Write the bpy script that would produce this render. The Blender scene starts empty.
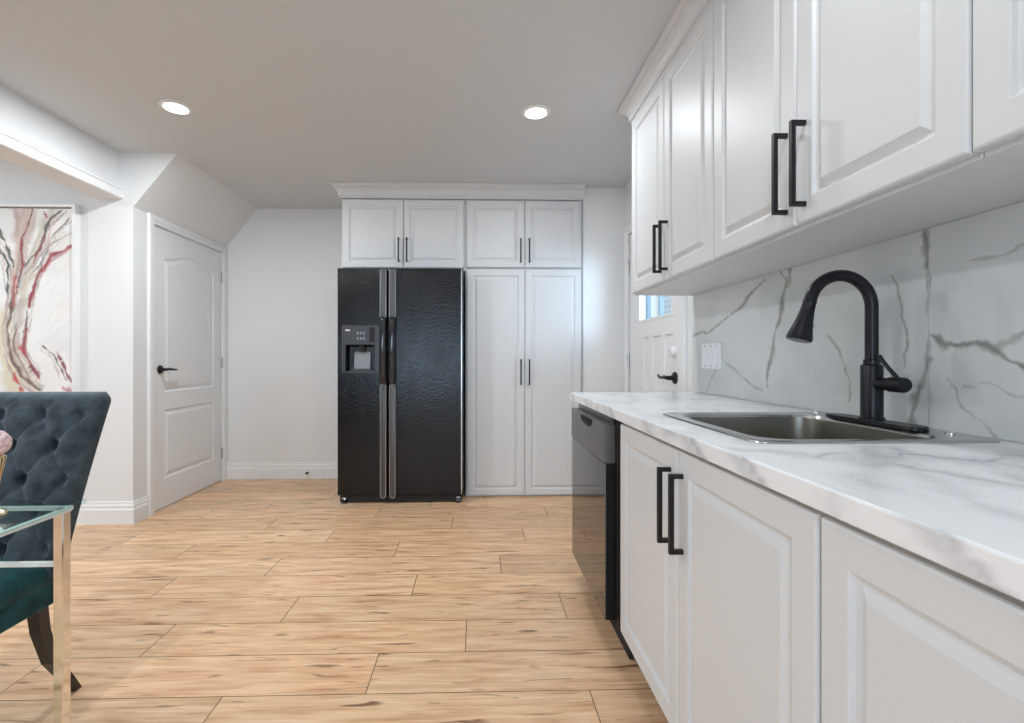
import bpy, bmesh, math, random
import numpy as np
from mathutils import Matrix, Vector
from mathutils.geometry import tessellate_polygon

random.seed(4)
rng = np.random.default_rng(4)
SC = bpy.context.scene
COL = SC.collection
PI = math.pi
CEIL = 2.44

# ------------------------------------------------------------------ camera, world, light, exposure
cam_d = bpy.data.cameras.new('camera')
cam = bpy.data.objects.new('camera', cam_d)
COL.objects.link(cam)
cam.location = (0, 0, 1.09)
cam.rotation_euler = (PI/2, 0, -math.radians(1.5))
cam_d.sensor_width = 36.0
cam_d.lens = 480.0/1024*36.0
cam_d.shift_x = (512-490.57)/1024
cam_d.shift_y = (358-361.5)/1024
cam_d.clip_start = 0.02
SC.camera = cam

world = bpy.data.worlds.new('world'); SC.world = world
world.use_nodes = True
wn = world.node_tree.nodes; wl = world.node_tree.links
sky = wn.new('ShaderNodeTexSky'); sky.sky_type = 'HOSEK_WILKIE'
sky.sun_direction = (-0.3, -0.5, 0.8); sky.turbidity = 4
skm = wn.new('ShaderNodeMixRGB'); skm.inputs[0].default_value = .5; skm.inputs[2].default_value = (.62, .70, .76, 1)
wl.new(sky.outputs[0], skm.inputs[1]); wl.new(skm.outputs[0], wn['Background'].inputs[0])
wn['Background'].inputs[1].default_value = 2.3

def area_light(name, loc, rot, sx, sy, power, color):
    d = bpy.data.lights.new(name, 'AREA'); d.shape = 'RECTANGLE'; d.size = sx; d.size_y = sy
    d.energy = power; d.color = color
    o = bpy.data.objects.new(name, d); COL.objects.link(o); o.location = loc; o.rotation_euler = rot
    return o
# daylight entering by the window behind the camera, and fill from an added, unseen dining window
area_light('window_daylight', (-1.0, -2.9, 1.05), (PI/2, 0, PI), 1.5, 1.2, 36, (0.56, 0.77, 1.0)).rotation_euler = (PI/2, 0, 0)
area_light('added_dining_fill', (-4.9, 0.6, 1.45), (PI/2, 0, -PI/2), 1.6, 1.2, 5, (0.86, 0.93, 1.0))

area_light('side_door_daylight', (2.25, 1.7, 1.85), (0, 0, 0), 0.9, 0.9, 52, (0.60, 0.80, 1.0)).rotation_euler = (Vector((-1.25, 2.05, -.35))).to_track_quat('-Z', 'Y').to_euler()
LAMP_POWER = 14.0
SC.view_settings.view_transform = 'Standard'
SC.view_settings.look = 'None'
SC.view_settings.gamma = 1.0
SC.view_settings.use_curve_mapping = False
SC.view_settings.exposure = 0.15

# ------------------------------------------------------------------ helpers
def empty(name, loc, label, cat, group=None):
    o = bpy.data.objects.new(name, None); COL.objects.link(o)
    o.location = loc; o.empty_display_size = 0.05
    o['label'] = label; o['category'] = cat
    if group: o['group'] = group
    return o

def wloc(o):
    v = Vector((0, 0, 0))
    while o is not None:
        v += o.location; o = o.parent
    return v

def link_mesh(name, bm, mats, parent=None, smooth=False, label=None, origin=None, normals=True):
    """bm holds WORLD coordinates; the object's origin is its parent's origin (or `origin`)."""
    me = bpy.data.meshes.new(name)
    off = wloc(parent) if parent is not None else Vector(origin if origin else (0, 0, 0))
    bm.transform(Matrix.Translation(-off))
    if normals: bmesh.ops.recalc_face_normals(bm, faces=bm.faces[:])
    if smooth:
        for f in bm.faces: f.smooth = True
    bm.to_mesh(me); bm.free()
    if not isinstance(mats, (list, tuple)): mats = [mats]
    for m in mats: me.materials.append(m)
    o = bpy.data.objects.new(name, me); COL.objects.link(o)
    if parent is not None: o.parent = parent
    else: o.location = off
    if label: o['label'] = label
    if smooth:
        try: me.set_sharp_from_angle(angle=math.radians(38))
        except Exception: pass
    return o

def tag(o, label, cat, group=None):
    o['label'] = label; o['category'] = cat
    if group: o['group'] = group
    return o

def struct(name, bm, mats, **k):
    o = link_mesh(name, bm, mats, **k); o['kind'] = 'structure'; return o

def B(): return bmesh.new()

def box(bm, x0, x1, y0, y1, z0, z1, bev=0.0, seg=2, mat=0, M=None):
    vs = [bm.verts.new(p) for p in ((x0,y0,z0),(x1,y0,z0),(x1,y1,z0),(x0,y1,z0),(x0,y0,z1),(x1,y0,z1),(x1,y1,z1),(x0,y1,z1))]
    fs = [bm.faces.new([vs[i] for i in q]) for q in ((0,3,2,1),(4,5,6,7),(0,1,5,4),(1,2,6,5),(2,3,7,6),(3,0,4,7))]
    for f in fs: f.material_index = mat
    if bev > 0:
        es = list({e for f in fs for e in f.edges})
        r = bmesh.ops.bevel(bm, geom=es, offset=bev, segments=seg, profile=0.6, affect='EDGES', clamp_overlap=True)
        vs = list({v for f in r['faces'] for v in f.verts} | {v for v in vs if v.is_valid})
    if M is not None:
        bmesh.ops.transform(bm, matrix=M, verts=[v for v in vs if v.is_valid])
    return bm

def loft(bm, loops, close=True, cap0=False, cap1=False, mat=0):
    rows = [[bm.verts.new(p) for p in L] for L in loops]
    n = len(rows[0])
    for a, b in zip(rows, rows[1:]):
        for i in range(n if close else n-1):
            j = (i+1) % n
            f = bm.faces.new((a[i], a[j], b[j], b[i])); f.material_index = mat
    if cap0: bm.faces.new(rows[0][::-1]).material_index = mat
    if cap1: bm.faces.new(rows[-1]).material_index = mat
    return rows

def lathe(bm, prof, centre=(0,0,0), axis='z', n=28, mat=0):
    """prof: (radius, height) pairs along the axis"""
    c = Vector(centre); loops = []
    for r, h in prof:
        L = []
        for i in range(n):
            a = 2*PI*i/n; p, q = r*math.cos(a), r*math.sin(a)
            L.append(c + Vector({'z':(p,q,h), 'y':(p,h,q), 'x':(h,p,q)}[axis]))
        loops.append(L)
    loft(bm, loops, cap0=True, cap1=True, mat=mat)

def tube(bm, pts, rad, n=14, cap=True, mat=0):
    pts = [Vector(p) for p in pts]
    if not isinstance(rad, (list, tuple)): rad = [rad]*len(pts)
    t0 = (pts[1]-pts[0]).normalized()
    up = Vector((0,0,1)) if abs(t0.z) < 0.9 else Vector((0,1,0))
    nrm = t0.cross(up).normalized(); loops = []
    for i, p in enumerate(pts):
        t = (pts[min(i+1,len(pts)-1)]-pts[max(i-1,0)]).normalized()
        nrm = (nrm - t*nrm.dot(t)).normalized(); b = t.cross(nrm)
        loops.append([p + (nrm*math.cos(2*PI*k/n) + b*math.sin(2*PI*k/n))*rad[i] for k in range(n)])
    loft(bm, loops, cap0=cap, cap1=cap, mat=mat)

def frame_matrix(origin, n):
    """local u (right), v (up), n (out of the face)"""
    n = Vector(n); v = Vector((0,0,1)); u = v.cross(n)
    M = Matrix((( u.x, v.x, n.x, origin[0]), (u.y, v.y, n.y, origin[1]), (u.z, v.z, n.z, origin[2]), (0,0,0,1)))
    return M

def panel_door(bm, w, h, t, M, fw=0.055):
    prof = [(0,0),(0,t-.006),(.002,t-.002),(.006,t),(fw-.003,t),(fw,t-.0015),(fw+.003,t-.0075),(fw+.009,t-.0095),(fw+.013,t-.0085),
            (fw+.026,t-.0022),(fw+.028,t-.0006),(fw+.031,t-.0003)]
    loops = [[M @ Vector(p) for p in ((i,i,z),(w-i,i,z),(w-i,h-i,z),(i,h-i,z))] for i, z in prof]
    loft(bm, loops, cap0=True, cap1=True)

def bar_handle(bm, p0, p1, n, out=0.034, s=0.0055):
    """square bar pull: two posts and a bar, p0/p1 on the door face"""
    p0, p1, n = Vector(p0), Vector(p1), Vector(n); d = (p1-p0).normalized(); q = d.cross(n)
    def blk(a, b):
        # a->b block with square section s
        ax = (b-a).normalized()
        e1 = q; e2 = ax.cross(q)
        L = [[c + (e1*i + e2*j)*s for i, j in ((-1,-1),(1,-1),(1,1),(-1,1))] for c in (a, b)]
        loft(bm, L, cap0=True, cap1=True)
    blk(p0, p0+n*(out-s)); blk(p1, p1+n*(out-s))
    blk(p0-d*s+n*out, p1+d*s+n*out)

def sweep(bm, path, prof, closed_ends=True):
    """path: xy points; prof: (outward, z); outward = right hand side of travel"""
    P = [Vector((p[0], p[1])) for p in path]; loops = []
    for i, p in enumerate(P):
        dirs = []
        if i > 0: dirs.append((P[i]-P[i-1]).normalized())
        if i < len(P)-1: dirs.append((P[i+1]-P[i]).normalized())
        ns = [Vector((d.y, -d.x)) for d in dirs]
        m = ns[0] if len(ns) == 1 else (ns[0]+ns[1])/(1+ns[0].dot(ns[1]))
        loops.append([Vector((p.x+m.x*o, p.y+m.y*o, z)) for o, z in prof])
    loft(bm, loops, cap0=closed_ends, cap1=closed_ends)

def slab(bm, w, h, t, M, panels=(), holes=()):
    """door slab in local u,v,n; panels: (outline(inset)->[(u,v)], profile[(inset,n)]); holes: through rectangles"""
    outer = [(0,0),(w,0),(w,h),(0,h)]
    lp = [p[0](0) for p in panels]; hp = [[(a,c),(b,c),(b,d),(a,d)] for a,b,c,d in holes]
    def plate(z, polys):
        pl = [[Vector((u,v,0)) for u, v in q] for q in polys]
        tri = tessellate_polygon(pl); flat = [v for q in pl for v in q]
        vs = [bm.verts.new(M @ Vector((v.x, v.y, z))) for v in flat]
        for a,b,c in tri:
            try: bm.faces.new((vs[a],vs[b],vs[c]))
            except ValueError: pass
    plate(t, [outer]+lp+hp); plate(0, [outer]+hp)
    loft(bm, [[M @ Vector((u,v,z)) for u,v in outer] for z in (0,t)])
    for q in hp: loft(bm, [[M @ Vector((u,v,z)) for u,v in q] for z in (0,t)])
    for fn, prof in panels:
        loft(bm, [[M @ Vector((u,v,t+dz)) for u,v in fn(i)] for i, dz in prof], cap1=True)
    bmesh.ops.remove_doubles(bm, verts=bm.verts[:], dist=1e-6)

def rrect(x0, x1, y0, y1, r, z, k=6):
    L = []
    for cx, cy, a0 in ((x1-r,y0+r,-PI/2),(x1-r,y1-r,0),(x0+r,y1-r,PI/2),(x0+r,y0+r,PI)):
        for i in range(k+1):
            a = a0 + PI/2*i/k; L.append(Vector((cx+r*math.cos(a), cy+r*math.sin(a), z)))
    return L

# ------------------------------------------------------------------ materials
def srgb(r, g, b):
    f = lambda c: c/12.92 if c <= .04045 else ((c+.055)/1.055)**2.4
    return (f(r/255), f(g/255), f(b/255), 1)

def mat(name, col, rough=0.5, metal=0.0, spec=0.5, bump=None, **kw):
    m = bpy.data.materials.new(name); m.use_nodes = True
    nt = m.node_tree; p = nt.nodes['Principled BSDF']
    p.inputs['Base Color'].default_value = col if len(col) == 4 else (*col, 1)
    p.inputs['Roughness'].default_value = rough; p.inputs['Metallic'].default_value = metal
    p.inputs['Specular IOR Level'].default_value = spec
    for k, v in kw.items(): p.inputs[k.replace('_', ' ')].default_value = v
    if bump:
        scale, strength, dist = bump
        tc = nt.nodes.new('ShaderNodeTexCoord'); nz = nt.nodes.new('ShaderNodeTexNoise'); bp = nt.nodes.new('ShaderNodeBump')
        nz.inputs['Scale'].default_value = scale; nz.inputs['Detail'].default_value = 3
        bp.inputs['Strength'].default_value = strength; bp.inputs['Distance'].default_value = dist
        nt.links.new(tc.outputs['Object'], nz.inputs['Vector']); nt.links.new(nz.outputs['Fac'], bp.inputs['Height'])
        nt.links.new(bp.outputs['Normal'], p.inputs['Normal'])
    return m

M_WALL = mat('wall_paint', (.80,.805,.81), .55, bump=(220, .06, .002))
M_CEIL = mat('ceiling_paint', (.65,.675,.695), .7, bump=(180, .08, .002))
M_TRIM = mat('trim_paint', (.84,.84,.84), .35)
M_CAB = mat('white_thermofoil', (.69,.697,.705), .45, bump=(14, .02, .004))
M_DOORP = mat('door_paint', (.83,.835,.84), .4)
M_BLACK = mat('matte_black_metal', (.012,.012,.014), .42, metal=0.0, spec=.3)
M_FAUCET = mat('faucet_black', (.010,.010,.013), .32, spec=.32)
M_FRIDGE = mat('fridge_textured_black', (.004,.004,.005), .13, spec=.38)
M_GLOSSBLK = mat('gloss_black_plastic', (.012,.012,.014), .10, spec=.6)
M_DWDOOR = mat('dishwasher_black_gloss', (.010,.010,.010), .045, spec=.9, IOR=2.0)
M_DWPANEL = mat('dishwasher_panel_reflection', (.11,.11,.112), .28, spec=.7, bump=(60,.04,.002))  # black panel, the grey it reflects is put into the base colour
M_DARKGREY = mat('dark_grey_plastic', (.085,.09,.10), .3)
M_DISP = mat('dispenser_grey', (.045,.048,.056), .3)
M_DWBODY = mat('dishwasher_side_black', (.012,.012,.013), .6, spec=.2)
M_MIDGREY = mat('mid_grey_plastic', (.22,.23,.25), .35)
M_CHROME = mat('chrome', (.88,.86,.83), .07, metal=1.0)
M_NICKEL = mat('satin_nickel', (.55,.55,.56), .25, metal=1.0)
M_WHITEPL = mat('white_plastic', (.85,.85,.87), .3)
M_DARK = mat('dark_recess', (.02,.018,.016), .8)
M_TAN = mat('carcass_edge', (.66,.60,.53), .6)
M_LEGWOOD = mat('dark_leg_wood', (.022,.017,.015), .35, bump=(40,.1,.002))
M_PALE = mat('pale_grey_plastic', (.50,.49,.46), .4)
M_EDGE = mat('polished_glass_edge', (.80,.82,.81), .15, spec=.8)
M_GOLD = mat('champagne_metal', (.85,.66,.42), .18, metal=1.0)
M_PETAL = mat('pink_petal', (.80,.58,.60), .6, bump=(60,.4,.004))
M_SIDING = mat('house_siding', (.62,.70,.72), .7)
M_BLUE = mat('blue_frame', (.26,.36,.46), .5)
M_LEAF = mat('garden_green', (.12,.26,.10), .8)
M_PAVING = mat('outdoor_paving', (.45,.44,.42), .8)

def emit_mat(name, col, s):
    m = bpy.data.materials.new(name); m.use_nodes = True; nt = m.node_tree
    nt.nodes.remove(nt.nodes['Principled BSDF']); e = nt.nodes.new('ShaderNodeEmission')
    e.inputs[0].default_value = (*col, 1); e.inputs[1].default_value = s
    nt.links.new(e.outputs[0], nt.nodes['Material Output'].inputs[0]); return m
M_LED = emit_mat('led_diffuser', (1, .98, .94), 9)

def glass_mat(name, tint, rough=0.0):
    m = bpy.data.materials.new(name); m.use_nodes = True; nt = m.node_tree; nt.nodes.remove(nt.nodes['Principled BSDF'])
    fr = nt.nodes.new('ShaderNodeFresnel'); fr.inputs[0].default_value = 1.5
    tr = nt.nodes.new('ShaderNodeBsdfTransparent'); tr.inputs[0].default_value = (*tint, 1)
    gl = nt.nodes.new('ShaderNodeBsdfGlossy'); gl.inputs['Roughness'].default_value = rough
    mx = nt.nodes.new('ShaderNodeMixShader'); L = nt.links.new
    
    ge = nt.nodes.new('ShaderNodeNewGeometry'); iv = nt.nodes.new('ShaderNodeMath'); iv.operation = 'SUBTRACT'; iv.inputs[0].default_value = 1; L(ge.outputs['Backfacing'], iv.inputs[1])
    ml = nt.nodes.new('ShaderNodeMath'); ml.operation = 'MULTIPLY'; L(fr.outputs[0], ml.inputs[0]); L(iv.outputs[0], ml.inputs[1])
    L(ml.outputs[0], mx.inputs[0]); L(tr.outputs[0], mx.inputs[1]); L(gl.outputs[0], mx.inputs[2])
    L(mx.outputs[0], nt.nodes['Material Output'].inputs[0]); return m
M_PANE = glass_mat('window_glass', (.95,.97,.98))
M_TABLEGLASS = glass_mat('table_glass', (.84,.93,.92))

def nodes(m): return m.node_tree.nodes, m.node_tree.links.new, m.node_tree.nodes['Principled BSDF']

def ramp(nt, stops):
    r = nt.new('ShaderNodeValToRGB'); e = r.color_ramp.elements
    while len(e) < len(stops): e.new(0.5)
    for k, (p, c) in enumerate(stops): e[k].position = p; e[k].color = c
    return r

def fridge_texture(m):
    N, L, P = nodes(m)
    tc = N.new('ShaderNodeTexCoord'); mp = N.new('ShaderNodeMapping'); mp.inputs['Scale'].default_value = (1, 1, .45); L(tc.outputs['Object'], mp.inputs[0])
    a = N.new('ShaderNodeTexNoise'); a.inputs['Scale'].default_value = 115; a.inputs['Detail'].default_value = 4; L(mp.outputs[0], a.inputs['Vector'])
    b = N.new('ShaderNodeTexNoise'); b.inputs['Scale'].default_value = 9; b.inputs['Detail'].default_value = 3; L(mp.outputs[0], b.inputs['Vector'])
    r = ramp(N, [(.3, (.09,.09,.09,1)), (.7, (.24,.24,.24,1))]); L(b.outputs['Fac'], r.inputs[0]); L(r.outputs[0], P.inputs['Roughness'])
    bp = N.new('ShaderNodeBump'); bp.inputs['Strength'].default_value = .6; bp.inputs['Distance'].default_value = .0030; L(a.outputs['Fac'], bp.inputs['Height']); L(bp.outputs[0], P.inputs['Normal'])
fridge_texture(M_FRIDGE)

def floor_material():
    m = mat('oak_laminate', (.6,.4,.25), .36, spec=.4); N, L, P = nodes(m)
    uv = N.new('ShaderNodeUVMap'); uv.uv_map = 'UVMap'
    mp = N.new('ShaderNodeMapping'); mp.inputs['Scale'].default_value = (2.4, 17, 1); L(uv.outputs[0], mp.inputs[0])
    n1 = N.new('ShaderNodeTexNoise'); n1.inputs['Scale'].default_value = 1.6; n1.inputs['Detail'].default_value = 5; n1.inputs['Distortion'].default_value = .25; L(mp.outputs[0], n1.inputs['Vector'])
    r1 = ramp(N, [(.25, srgb(200,146,104)), (.40, srgb(228,182,141)), (.58, srgb(243,202,161)), (.78, srgb(248,214,181))]); L(n1.outputs['Fac'], r1.inputs[0])
    # fine grain
    mp2 = N.new('ShaderNodeMapping'); mp2.inputs['Scale'].default_value = (3.2, 75, 1); L(uv.outputs[0], mp2.inputs[0])
    n2 = N.new('ShaderNodeTexNoise'); n2.inputs['Scale'].default_value = 1.5; n2.inputs['Detail'].default_value = 3; L(mp2.outputs[0], n2.inputs['Vector'])
    r2 = ramp(N, [(.32, (.62,.57,.52,1)), (.56, (1.0,1.0,1.0,1))]); L(n2.outputs['Fac'], r2.inputs[0])
    mx = N.new('ShaderNodeMixRGB'); mx.blend_type = 'MULTIPLY'; mx.inputs[0].default_value = .48; L(r1.outputs[0], mx.inputs[1]); L(r2.outputs[0], mx.inputs[2])
    # dark elongated knots and mineral streaks
    mp3 = N.new('ShaderNodeMapping'); mp3.inputs['Scale'].default_value = (4.2, 30, 1); L(uv.outputs[0], mp3.inputs[0])
    n3 = N.new('ShaderNodeTexNoise'); n3.inputs['Scale'].default_value = 1.25; n3.inputs['Detail'].default_value = 2.5; n3.inputs['Distortion'].default_value = .6; L(mp3.outputs[0], n3.inputs['Vector'])
    r3 = ramp(N, [(.62, (0,0,0,1)), (.74, (.9,.9,.9,1))]); L(n3.outputs['Fac'], r3.inputs[0])
    mx2 = N.new('ShaderNodeMixRGB'); L(r3.outputs[0], mx2.inputs[0]); L(mx.outputs[0], mx2.inputs[1]); mx2.inputs[2].default_value = srgb(118,76,52)
    # per-plank tone
    at = N.new('ShaderNodeAttribute'); at.attribute_name = 'tone'
    mx3 = N.new('ShaderNodeMixRGB'); mx3.blend_type = 'MULTIPLY'; mx3.inputs[0].default_value = 1; L(mx2.outputs[0], mx3.inputs[1]); L(at.outputs['Color'], mx3.inputs[2])
    L(mx3.outputs[0], P.inputs['Base Color'])
    bp = N.new('ShaderNodeBump'); bp.inputs['Strength'].default_value = .08; bp.inputs['Distance'].default_value = .002; L(n2.outputs['Fac'], bp.inputs['Height']); L(bp.outputs[0], P.inputs['Normal'])
    return m
M_FLOOR = floor_material()

def marble_splash():
    m = mat('polished_marble', (.7,.7,.7), .07, spec=.55); N, L, P = nodes(m)
    at = N.new('ShaderNodeAttribute'); at.attribute_name = 'vein'
    tc = N.new('ShaderNodeTexCoord')
    cl = N.new('ShaderNodeTexNoise'); cl.inputs['Scale'].default_value = 2.3; cl.inputs['Detail'].default_value = 5; L(tc.outputs['Object'], cl.inputs['Vector'])
    rc = ramp(N, [(.35, srgb(200,203,202)), (.6, srgb(216,218,217))]); L(cl.outputs['Fac'], rc.inputs[0])
    vn = N.new('ShaderNodeTexNoise'); vn.inputs['Scale'].default_value = 26; vn.inputs['Detail'].default_value = 4; L(tc.outputs['Object'], vn.inputs['Vector'])
    rv = ramp(N, [(.38, srgb(108,112,110)), (.62, srgb(150,147,132))]); L(vn.outputs['Fac'], rv.inputs[0])
    mx = N.new('ShaderNodeMixRGB'); L(at.outputs['Fac'], mx.inputs[0]); L(rc.outputs[0], mx.inputs[1]); L(rv.outputs[0], mx.inputs[2])
    L(mx.outputs[0], P.inputs['Base Color']); return m
M_SPLASH = marble_splash()

def marble_counter():
    m = mat('laminate_marble', (.8,.8,.8), .22, spec=.5); N, L, P = nodes(m)
    at = N.new('ShaderNodeAttribute'); at.attribute_name = 'vein'
    tc = N.new('ShaderNodeTexCoord')
    mp = N.new('ShaderNodeMapping'); mp.inputs['Rotation'].default_value = (.5, .3, .7); mp.inputs['Scale'].default_value = (1.0, .55, 1.0); L(tc.outputs['Object'], mp.inputs[0])
    n1 = N.new('ShaderNodeTexNoise'); n1.inputs['Scale'].default_value = 4.2; n1.inputs['Detail'].default_value = 5; n1.inputs['Distortion'].default_value = .9; L(mp.outputs[0], n1.inputs['Vector'])
    sb = N.new('ShaderNodeMath'); sb.operation = 'SUBTRACT'; sb.inputs[1].default_value = .5; L(n1.outputs['Fac'], sb.inputs[0])
    ab = N.new('ShaderNodeMath'); ab.operation = 'ABSOLUTE'; L(sb.outputs[0], ab.inputs[0])
    r1 = ramp(N, [(0.0, (.75,.75,.75,1)), (.02, (.45,.45,.45,1)), (.10, (0,0,0,1))]); L(ab.outputs[0], r1.inputs[0])
    n2 = N.new('ShaderNodeTexNoise'); n2.inputs['Scale'].default_value = 2.6; L(tc.outputs['Object'], n2.inputs['Vector'])
    r2 = ramp(N, [(.46, (0,0,0,1)), (.64, (1,1,1,1))]); L(n2.outputs['Fac'], r2.inputs[0])
    ml = N.new('ShaderNodeMath'); ml.operation = 'MULTIPLY'; L(r1.outputs[0], ml.inputs[0]); L(r2.outputs[0], ml.inputs[1])
    ad = N.new('ShaderNodeMath'); ad.operation = 'MAXIMUM'; L(ml.outputs[0], ad.inputs[0]); L(at.outputs['Fac'], ad.inputs[1])
    mx = N.new('ShaderNodeMixRGB'); L(ad.outputs[0], mx.inputs[0]); mx.inputs[1].default_value = srgb(241,242,244); mx.inputs[2].default_value = srgb(150,151,158)
    L(mx.outputs[0], P.inputs['Base Color']); return m
M_COUNTER = marble_counter()

def stainless(name, col, ro):
    m = mat(name, col, ro, metal=1.0); N, L, P = nodes(m)
    tc = N.new('ShaderNodeTexCoord'); mp = N.new('ShaderNodeMapping'); mp.inputs['Scale'].default_value = (220, 8, 220); L(tc.outputs['Object'], mp.inputs[0])
    nz = N.new('ShaderNodeTexNoise'); nz.inputs['Scale'].default_value = 1; L(mp.outputs[0], nz.inputs['Vector'])
    bp = N.new('ShaderNodeBump'); bp.inputs['Strength'].default_value = .08; bp.inputs['Distance'].default_value = .001; L(nz.outputs['Fac'], bp.inputs['Height']); L(bp.outputs[0], P.inputs['Normal'])
    return m
M_STEEL = stainless('brushed_stainless', (.56,.56,.55), .26)
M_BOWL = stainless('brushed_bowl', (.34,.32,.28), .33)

def velvet(name, dark, light, sheen):
    m = mat(name, dark, .75, spec=.2); N, L, P = nodes(m)
    P.inputs['Sheen Weight'].default_value = sheen; P.inputs['Sheen Roughness'].default_value = .45; P.inputs['Sheen Tint'].default_value = (.62,.72,.80,1)
    tc = N.new('ShaderNodeTexCoord'); nz = N.new('ShaderNodeTexNoise'); nz.inputs['Scale'].default_value = 26; nz.inputs['Detail'].default_value = 6; L(tc.outputs['Object'], nz.inputs['Vector'])
    r = ramp(N, [(.3, (*dark,1)), (.7, (*light,1))]); L(nz.outputs['Fac'], r.inputs[0]); L(r.outputs[0], P.inputs['Base Color'])
    bp = N.new('ShaderNodeBump'); bp.inputs['Strength'].default_value = .5; bp.inputs['Distance'].default_value = .006; L(nz.outputs['Fac'], bp.inputs['Height']); L(bp.outputs[0], P.inputs['Normal'])
    return m
M_VELVET = velvet('slate_velvet', (.016,.024,.030), (.058,.076,.090), .55)
M_VELVETSEAT = velvet('velvet_seat_tone', (.004,.030,.034), (.012,.075,.082), .15)  # back's velvet again, the tone light gives the seat put into its colour

def canvas_mat():
    m = mat('painted_canvas', (.8,.8,.8), .45); N, L, P = nodes(m)
    at = N.new('ShaderNodeAttribute'); at.attribute_name = 'paint'; L(at.outputs['Color'], P.inputs['Base Color']); return m
M_CANVAS = canvas_mat()

# ------------------------------------------------------------------ numpy pattern helpers
def seg_dist(px, py, poly):
    """distance from points to a polyline and the fraction along it"""
    best = np.full(px.shape, 9e9); frac = np.zeros(px.shape); n = len(poly)-1
    for k in range(n):
        ax, ay = poly[k]; bx, by = poly[k+1]; dx, dy = bx-ax, by-ay
        t = np.clip(((px-ax)*dx+(py-ay)*dy)/(dx*dx+dy*dy+1e-12), 0, 1)
        d = np.hypot(px-ax-t*dx, py-ay-t*dy); s = d < best
        best = np.where(s, d, best); frac = np.where(s, (k+t)/n, frac)
    return best, frac

def wob(px, py, f, a, seed):
    r = np.random.default_rng(seed); o = np.zeros(px.shape)
    for k in range(5):
        th = r.uniform(0, 2*PI); ff = f*(1.7**k); o = o + np.sin((px*math.cos(th)+py*math.sin(th))*ff + r.uniform(0, 6.28))*a/(1.6**k)
    return o

def set_point_float(me, name, arr):
    a = me.attributes.new(name, 'FLOAT', 'POINT'); a.data.foreach_set('value', np.asarray(arr, dtype=np.float32))

def vein_mask(u, v, veins, seed=1):
    m = np.zeros(u.shape)
    for i, (poly, w, s) in enumerate(veins):
        uu = u + wob(u, v, 45, .0045, seed+i); vv = v + wob(u, v, 45, .0045, seed+50+i)
        d, t = seg_dist(uu, vv, poly)
        ww = 1.25*w*(.55+.45*np.sin(t*9+i)**2) + wob(u, v, 70, w*.25, seed+90+i)
        m = np.maximum(m, s*np.clip(1.25-d/np.maximum(ww, 4e-4), 0, 1))
    return m

# ================================================================== THE SETTING
XR, YB, XL, YF = 1.16, 4.385, -2.27, 3.22      # right wall, fridge wall, door wall, picture wall
# floor: separate planks, rows across the view
def build_floor():
    bm = B(); uvl = bm.loops.layers.uv.new('UVMap'); cl = bm.loops.layers.color.new('tone')
    first = [.366, -.365, -.047, .372, -.306, .118, -.462, .282, -.17, .483, -.35, .05, .3, -.2, .41]
    L, W, g = 1.187, .2155, .0013
    for k in range(-22, 15):
        y0 = 1.567 + (k-1)*W; y1 = y0+W
        if y0 > YB+.05: continue
        ph = first[k] if 0 <= k < len(first) else rng.uniform(0, L)
        x = ph - 6*L
        while x < 1.6:
            xa, xb = max(x+g, -5.2), min(x+L-g, 1.2)
            x += L
            if xb-xa < .02: continue
            f = bm.faces.new([bm.verts.new(p) for p in ((xa,y0+g,0),(xb,y0+g,0),(xb,min(y1-g,YB+.05),0),(xa,min(y1-g,YB+.05),0))])
            ou, ov = rng.uniform(0, 40), rng.uniform(0, 40); t = rng.uniform(.93, 1.0); w = rng.uniform(-.012, .012)
            for lp in f.loops:
                lp[uvl].uv = (lp.vert.co.x+ou, lp.vert.co.y+ov); lp[cl] = (min(1, t+w), t, t-w, 1)
    box(bm, -5.2, 1.3, -3.2, 4.6, -.12, -.0015, mat=1)
    struct('floor', bm, [M_FLOOR, M_DARK], normals=False)
build_floor()

bm = B(); box(bm, -5.2, 1.3, -3.2, 4.6, CEIL, CEIL+.12); struct('ceiling', bm, M_CEIL)
bm = B(); box(bm, XL-.12, 1.3, YB, YB+.12, 0, CEIL); struct('wall_back', bm, M_WALL)
bm = B(); box(bm, .838, XR, 3.78, YB, 0, CEIL); struct('wall_pantry', bm, M_WALL)
bm = B(); box(bm, -5.1, XL, YF, YF+.10, 0, CEIL); struct('wall_picture', bm, M_WALL)
# door wall with its opening
DL0, DL1, DLH = 3.425, 4.315, 2.022
bm = B()
box(bm, XL-.10, XL, YF+.10, DL0-.012, 0, CEIL); box(bm, XL-.10, XL, DL1+.012, YB, 0, CEIL); box(bm, XL-.10, XL, DL0-.012, DL1+.012, DLH+.012, CEIL)
struct('wall_left', bm, M_WALL)
bm = B(); box(bm, -5.1, -5.0, -3.1, .6-.85, 0, CEIL); box(bm, -5.1, -5.0, .6+.85, YF, 0, CEIL); box(bm, -5.1, -5.0, -.25, 1.45, 0, .8); box(bm, -5.1, -5.0, -.25, 1.45, 2.1, CEIL)
struct('wall_dining', bm, M_WALL)
bm = B(); box(bm, -5.1, -2.0, -3.1, -3.0, 0, CEIL); box(bm, 0, XR+.1, -3.1, -3.0, 0, CEIL); box(bm, -2.0, 0, -3.1, -3.0, 0, .3); box(bm, -2.0, 0, -3.1, -3.0, 2.2, CEIL)
struct('wall_front', bm, M_WALL)
# right wall with the side door's opening
SD0, SD1, SDH = 2.742, 3.66, 2.03
bm = B()
box(bm, XR, XR+.12, -3.0, SD0-.06, 0, CEIL); box(bm, XR, XR+.12, SD1+.015, YB, 0, CEIL); box(bm, XR, XR+.12, SD0-.06, SD1+.015, SDH+.02, CEIL)
struct('wall_right', bm, M_WALL)

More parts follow.
